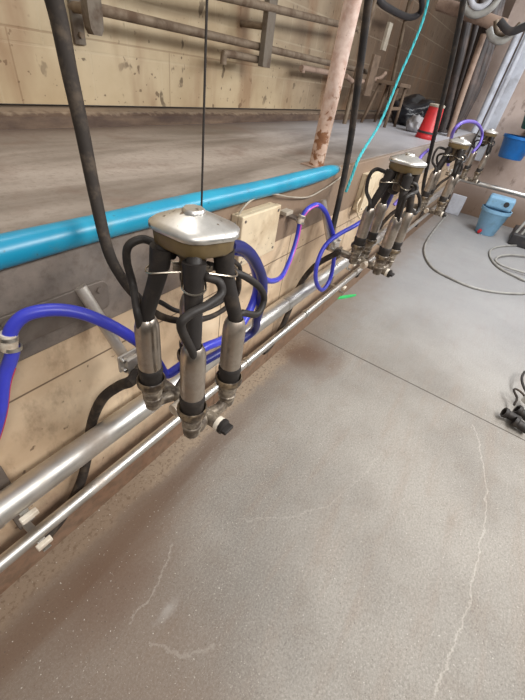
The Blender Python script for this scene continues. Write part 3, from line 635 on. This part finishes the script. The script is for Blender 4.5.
# black sheet heap and grey sack
def heap(name, c, rx, ry, h, m, label, seed):
    bm = B(); bmesh.ops.create_icosphere(bm, subdivisions=4, radius=1)
    for v in bm.verts:
        p = v.co.copy(); k = 1 + .28 * noise.noise(p * 1.6 + V((seed, 0, 0))) + .12 * noise.noise(p * 4 + V((0, seed, 0)))
        v.co = V((p.x * rx * k, p.y * ry * k, max(0, (p.z * .62 + .42)) * h * k))
    for f in bm.faces: f.smooth = True
    return tag(obj(name, bm, m, None, c, auto=False), label, 'sack')
hb = atz(408, 121, PZ)
heap('plastic_heap', V((5.6, 1.42, PZ)), .42, .28, .28, M['bag'], 'crumpled black plastic heap left of the red tub', 3)
heap('sack', V((4.85, 1.17, PZ)), .15, .1, .14, M['grey_bag'], 'small grey sack in front of the black plastic heap', 8)

# ------------------------------------------------------------------ far end: pipes, hoses, buckets
def vpipe(x, y, X, top, low, r, m, name, label, cat='pipe', group=None):
    a = atx(x, y, X); bm = B(); tube(bm, [V((a.x, a.y, low)), V((a.x, a.y, top))], r, 14, smooth=False)
    return tag(obj(name, bm, m), label, cat, group)
G = 'white pipes on the end wall'
vpipe(493, 90, 6.8, 2.3, 1.13, .045, M['white_pipe'], 'wall_pipe', 'white vertical wall pipe, left of three on the end wall', group=G)
vpipe(501, 92, 6.8, 2.35, .75, .03, M['white_pipe'], 'wall_pipe', 'thin white vertical wall pipe, middle of three on the end wall', group=G)
bm = B(); a = atx(512, 78, 7.06); box(bm, (-.03, -.10, .78 - a.z), (.02, .10, 1.4), .01); tag(obj('wall_duct', bm, M['white_pipe'], None, a), 'wide white duct on the end wall, right of the thin pipes', 'duct')
# pale pole and dark hose bundle
a0, a1 = atx(446, 146, 5.2), atx(484, 34, 5.2)
bm = B(); tube(bm, [a0, a0 * .5 + a1 * .5 + V((0, .01, 0)), a1], .030, 12, 6); tag(obj('leaning_pole', bm, M['brown_pole']), 'pale brown pole leaning among the dark hoses at the far end', 'pole')
bund = [((489, 25), (477, 64), (465, 103), (452, 132), .05), ((483, 30), (472, 66), (461, 100), (450, 130), .05), ((466, 22), (458, 60), (449, 98), (440, 132), .035), ((470, 12), (462, 50), (452, 90), (441, 140), .045), ((478, 20), (468, 60), (458, 95), (447, 135), .04), ((494, 22), (484, 60), (470, 100), (456, 128), .045), ((500, 12), (490, 55), (478, 90), (462, 122), .03), ((474, 36), (462, 75), (450, 110), (438, 148), .025)]
LB = ['dark hanging hose just right of the pale brown pole', 'dark hanging hose behind the pale brown pole', 'narrow dark hanging hose along the left flank of the far bundle', 'dark hanging hose, leftmost of the bundle at the far end', 'dark hanging hose just left of the pale brown pole', 'thick dark hanging hose right of the pale brown pole', 'dark hanging hose, rightmost of the far bundle beside the white pipes', 'thin dark hanging hose among the far bundle, lowest end']
for i, (a, b, c, d, r) in enumerate(bund):
    X = 5.3 + .11 * i
    hose('hanging_hose', [atx(a[0] + 6, a[1] - 25, X), atx(*a, X), atx(*b, X), atx(*c, X), atx(*d, X)], r, M['bundle'], LB[i], group='dark hoses at the far end')
# coiled hoses hung at the top right
def loop(px, X, r, m, label):
    hose('coiled_hose', [atx(x, y, X + .02 * i) for i, (x, y) in enumerate(px)], r, m, label, group='hose loops hung at the top right')
loop([(462, -6), (466, 10), (476, 15), (490, 9), (500, -4), (504, -16)], 5.0, .03, M['grey_hose'], 'pale hose loop hanging at the top edge above the pole')
loop([(470, -6), (473, 5), (481, 7), (490, 0), (494, -12)], 5.0, .025, M['white_pipe'], 'smaller white hose loop inside the pale one at the top')
loop([(489, 28), (492, 38), (502, 41), (513, 33), (521, 27), (530, 25)], 4.9, .03, M['grey_hose'], 'grey hose loop hanging at the right edge by the dark hook')
loop([(496, 20), (497, 32), (504, 36), (514, 30), (520, 24)], 4.95, .022, M['rail'], 'brown hose loop hanging just inside the grey loop at the right')
hk = atx(517, 26, 4.85); bm = B(); tube(bm, [hk + V((0, .16, .02)), hk + V((0, .03, -.04)), hk + V((0, -.12, .03)), hk + V((0, -.3, .08))], .032, 10, 5); tag(obj('hook_bar', bm, M['dark_plastic']), 'dark hook bar holding the hose loops at the right edge', 'hook')
bm = B(); ba = atx(452, 8, 5.15); bb = atx(492, 22, 5.15); tube(bm, [ba + (ba - bb) * .35, ba, bb, bb + (bb - ba) * .3], .055, 12, 5); tag(obj('cross_beam', bm, M['brown_pole']), 'brown overhead beam carrying the far hoses at the top', 'beam')

# blue bucket hung on the end wall
def bucket(name, c, r0, r1, h, m, label, cat, handle=None, sq=1.0):
    t = thing(name, label, cat, c)
    bm = B(); Ms = Matrix.Diagonal((sq, 1, 1, 1))
    lathe(bm, [(0, 0), (r0 * .94, 0), (r0, .012), (r1 * .985, h * .86), (r1 * 1.0, h * .87), (r1 * 1.06, h * .88), (r1 * 1.06, h), (r1 * .99, h), (r1 * .97, h * .86), (r0 * .95, .02), (0, .02)], 32, Ms)
    obj('body', bm, m, t)
    if handle:
        bm = B(); pts = [(0, r1 * 1.08 * math.cos(a), h * .93 - .0 + handle * math.sin(a)) for a in [math.pi * k / 10 for k in range(11)]]
        tube(bm, pts, .006, 8, 3); obj('handle', bm, M['wire'], t)
    return t
bc = atx(507, 165, 6.45)
b1 = bucket('bucket', V((6.62, bc.y + .02, .94)), .155, .195, .27, M['blue'], 'bright blue plastic bucket hung on the end wall', 'bucket', handle=-.05)
bm = B(); box(bm, (.13, -.03, .20), (.49, .03, .25), .004); obj('hanger', bm, M['plate'], b1)
pbk = atz(486, 230, 0); pbk = V((5.95, pbk.y + .03, 0)); 
t = bucket('bin', atz(484, 233, 0), .135, .19, .36, M['pale_blue'], 'pale blue plastic bin standing on the floor at the far end', 'bin')
bm = B(); box(bm, (-.10, -.17, .36), (.13, .17, .52), .03); h = obj('lid_housing', bm, M['pale_blue'], t)
bm = B(); lathe(bm, [(0, 0), (.035, 0), (.03, .008), (0, .008)], 16, Matrix.Translation((-.10, -.08, .45)) @ Matrix.Rotation(-math.pi / 2, 4, 'Y')); d = obj('port', bm, M['dark_plastic'], t); d['label'] = 'dark round port'
bm = B(); tube(bm, [(-.11, .06, .05), (-.17, .07, .04)], .025, 10, smooth=False); d = obj('tap', bm, M['red'], t); d['label'] = 'red tap low on the bin'
# pale panel under the far clusters
bm = B(); a = atz(452, 214, 0); box(bm, (-.02, -.10, 0), (.02, .12, .30), .01); tag(obj('splash_board', bm, M['white_pipe'], None, a), 'pale grey plastic panel standing behind the far cluster cups', 'panel')
# black base with two pale tubes at the right edge
bx = atz(512, 243, 0)
t = thing('stand', 'black stand base with two pale tubes at the right edge of the floor', 'stand', bx)
bm = B(); box(bm, (-.12, -.5, 0), (.45, .06, .16), .02); obj('base', bm, M['dark_plastic'], t)
for dy in (.03, -.04):
    bm = B(); tube(bm, [(-.06, dy, .14), (.10, dy - .1, .62)], .018, 10, smooth=False); d = obj('tube', bm, M['grey_hose'], t); d['label'] = 'pale tube'
# dark green tub edge
ga = atx(527, 125, 6.35); t = bucket('basin', V((6.55, ga.y - .1, ga.z - .05)), .16, .2, .2, M['dgreen'], 'dark green basin on the end wall cut by the right edge', 'basin')
bm = B(); box(bm, (.05, -.1, -.03), (.56, .1, -.002), .004); obj('shelf_bracket', bm, M['plate'], t)

# grey hose on the floor
fz = .013
fh = [(447, 215), (436, 228), (426, 243), (425, 255), (433, 268), (450, 278), (475, 288), (505, 293), (535, 292), (575, 280), (570, 262), (530, 247), (505, 246), (492, 249), (490, 256), (497, 266), (512, 275), (534, 283), (560, 276), (545, 262), (516, 256), (500, 257), (495, 262), (504, 268), (530, 276)]
pts = []
for i, p in enumerate(fh):
    q = atz(*p, fz); q.z = fz + (.02 * max(0, (i - 14)) / 10 if i > 13 else 0); pts.append(q)
bm = B(); tube(bm, pts, .0125, 10, 8); tag(obj('floor_hose', bm, M['grey_hose']), 'grey hose snaking and coiled on the floor at the right', 'hose')

# green plastic spatula-shaped stick at the wall foot
gs = atz(344, 297, 0)
t = thing('marker_stick', 'small bright green plastic stick on the floor below the second cluster', 'stick', gs)
p0 = atz(332, 299, .006) - gs; p1 = atz(356, 295, .006) - gs
dd = (p1 - p0); w = V((-dd.y, dd.x, 0)).normalized()
bm = B(); loft(bm, [[p0.lerp(p1, k) + w * s * b + V((0, 0, z)) for s, z in ((-1, -.005), (1, -.005), (1, .006), (-1, .006))] for k, b in ((.12, .006), (.2, .010), (.5, .016), (.75, .014), (.92, .008), (1, .002))]); obj('blade', bm, M['green'], t)
bm = B(); tube(bm, [p0, p0.lerp(p1, .16)], .010, 8, smooth=False); d = obj('tip', bm, M['pvc'], t); d['label'] = 'pale tip'

# cluster on the floor at the right edge
fc = atz(513, 416, 0)
t = thing('floor_cluster', 'black rubber cups of a spare cluster lying on the floor at the right edge', 'milking cluster', fc)
def fp(x, y, z): return atz(x, y, z) - fc
def cup(a, b, r, m, name, hollow=True):
    bm = B(); dz = (b - a); Lh = dz.length; Mx = Matrix.Translation(a) @ dz.to_track_quat('Z', 'Y').to_matrix().to_4x4()
    lathe(bm, [(r * .62, .02), (r * .66, 0), (r * .96, -.002), (r, .006), (r * .98, .016), (r * .8, .022), (r * .82, Lh * .9), (0, Lh)], 20, Mx)
    lathe(bm, [(r * .63, .018), (0, .03)], 20, Mx); return obj(name, bm, m, t)
cup(fp(504, 412, .05), fp(520, 421, .034), .033, M['rubber'], 'rubber_cup')
cup(fp(517, 409, .07), fp(532, 421, .04), .033, M['rubber'], 'rubber_cup')
cup(fp(514, 421, .045), fp(529, 431, .036), .034, M['rubber'], 'rubber_cup')
bm = B(); tube(bm, [fp(514, 405, .05), fp(517, 398, .07), fp(514, 391, .08), fp(516, 389, .08), fp(522, 393, .075), fp(527, 400, .06)], .007, 8, 6); obj('tube', bm, M['dusty'], t)
bm = B(); tube(bm, [fp(528, 395, .06), fp(523, 385, .075), fp(522, 377, .08), fp(526, 371, .08), fp(533, 372, .07)], .008, 8, 6); obj('tube', bm, M['rubber'], t)
bm = B(); lathe(bm, [(0, 0), (.03, 0), (.032, .02), (.024, .05), (0, .05)], 16, Matrix.Translation(fp(526, 402, .05))); c = obj('claw', bm, M['steel'], t); c['label'] = 'grey steel claw'

# ------------------------------------------------------------------ light
W = bpy.data.worlds.new('World'); SC.world = W; W.use_nodes = True
wt = W.node_tree; bg = wt.nodes['Background']; tc = wt.nodes.new('ShaderNodeTexCoord'); sx = wt.nodes.new('ShaderNodeSeparateXYZ'); rp = wt.nodes.new('ShaderNodeValToRGB')
wt.links.new(tc.outputs['Generated'], sx.inputs[0]); mr = wt.nodes.new('ShaderNodeMapRange'); mr.inputs[1].default_value = -1; mr.inputs[2].default_value = 1
wt.links.new(sx.outputs[2], mr.inputs[0]); wt.links.new(mr.outputs[0], rp.inputs[0]); wt.links.new(rp.outputs[0], bg.inputs[0])
e = rp.color_ramp.elements; e[0].position = .40; e[0].color = (.05, .045, .04, 1); e[1].position = .9; e[1].color = (.75, .72, .69, 1)
m_ = e.new(.52); m_.color = (.22, .20, .185, 1)
bg.inputs[1].default_value = .8
def area(name, loc, rot, sx, sy, pw, col=(1, .97, .92)):
    L = bpy.data.lights.new(name, 'AREA'); L.shape = 'RECTANGLE'; L.size = sx; L.size_y = sy; L.energy = pw; L.color = col
    o = bpy.data.objects.new(name, L); COL.objects.link(o); o.location = loc; o.rotation_euler = rot; return o
area('ceiling_tube_light', (1.8, -1.75, 2.75), (math.radians(34), 0, 0), 1.6, .8, 96, (1, .985, .96))
area('ceiling_tube_light', (3.9, -1.5, 2.8), (math.radians(28), 0, 0), 1.5, .8, 72, (.95, .975, 1))
area('ceiling_tube_light', (5.6, -.5, 3.0), (math.radians(8), math.radians(-10), 0), 1.2, .7, 46, (.90, .95, 1))
area('platform_lamp', (.75, 1.22, 3.3), (math.radians(8), 0, 0), .9, .4, 14, (1, .97, .92))
area('pit_lamp', (-.7, -1.4, 2.7), (math.radians(38), math.radians(-10), 0), 1.0, .3, 34, (1, .97, .93))
SC.view_settings.view_transform = 'Standard'; SC.view_settings.look = 'None'; SC.view_settings.gamma = 1
SC.view_settings.exposure = 0.0
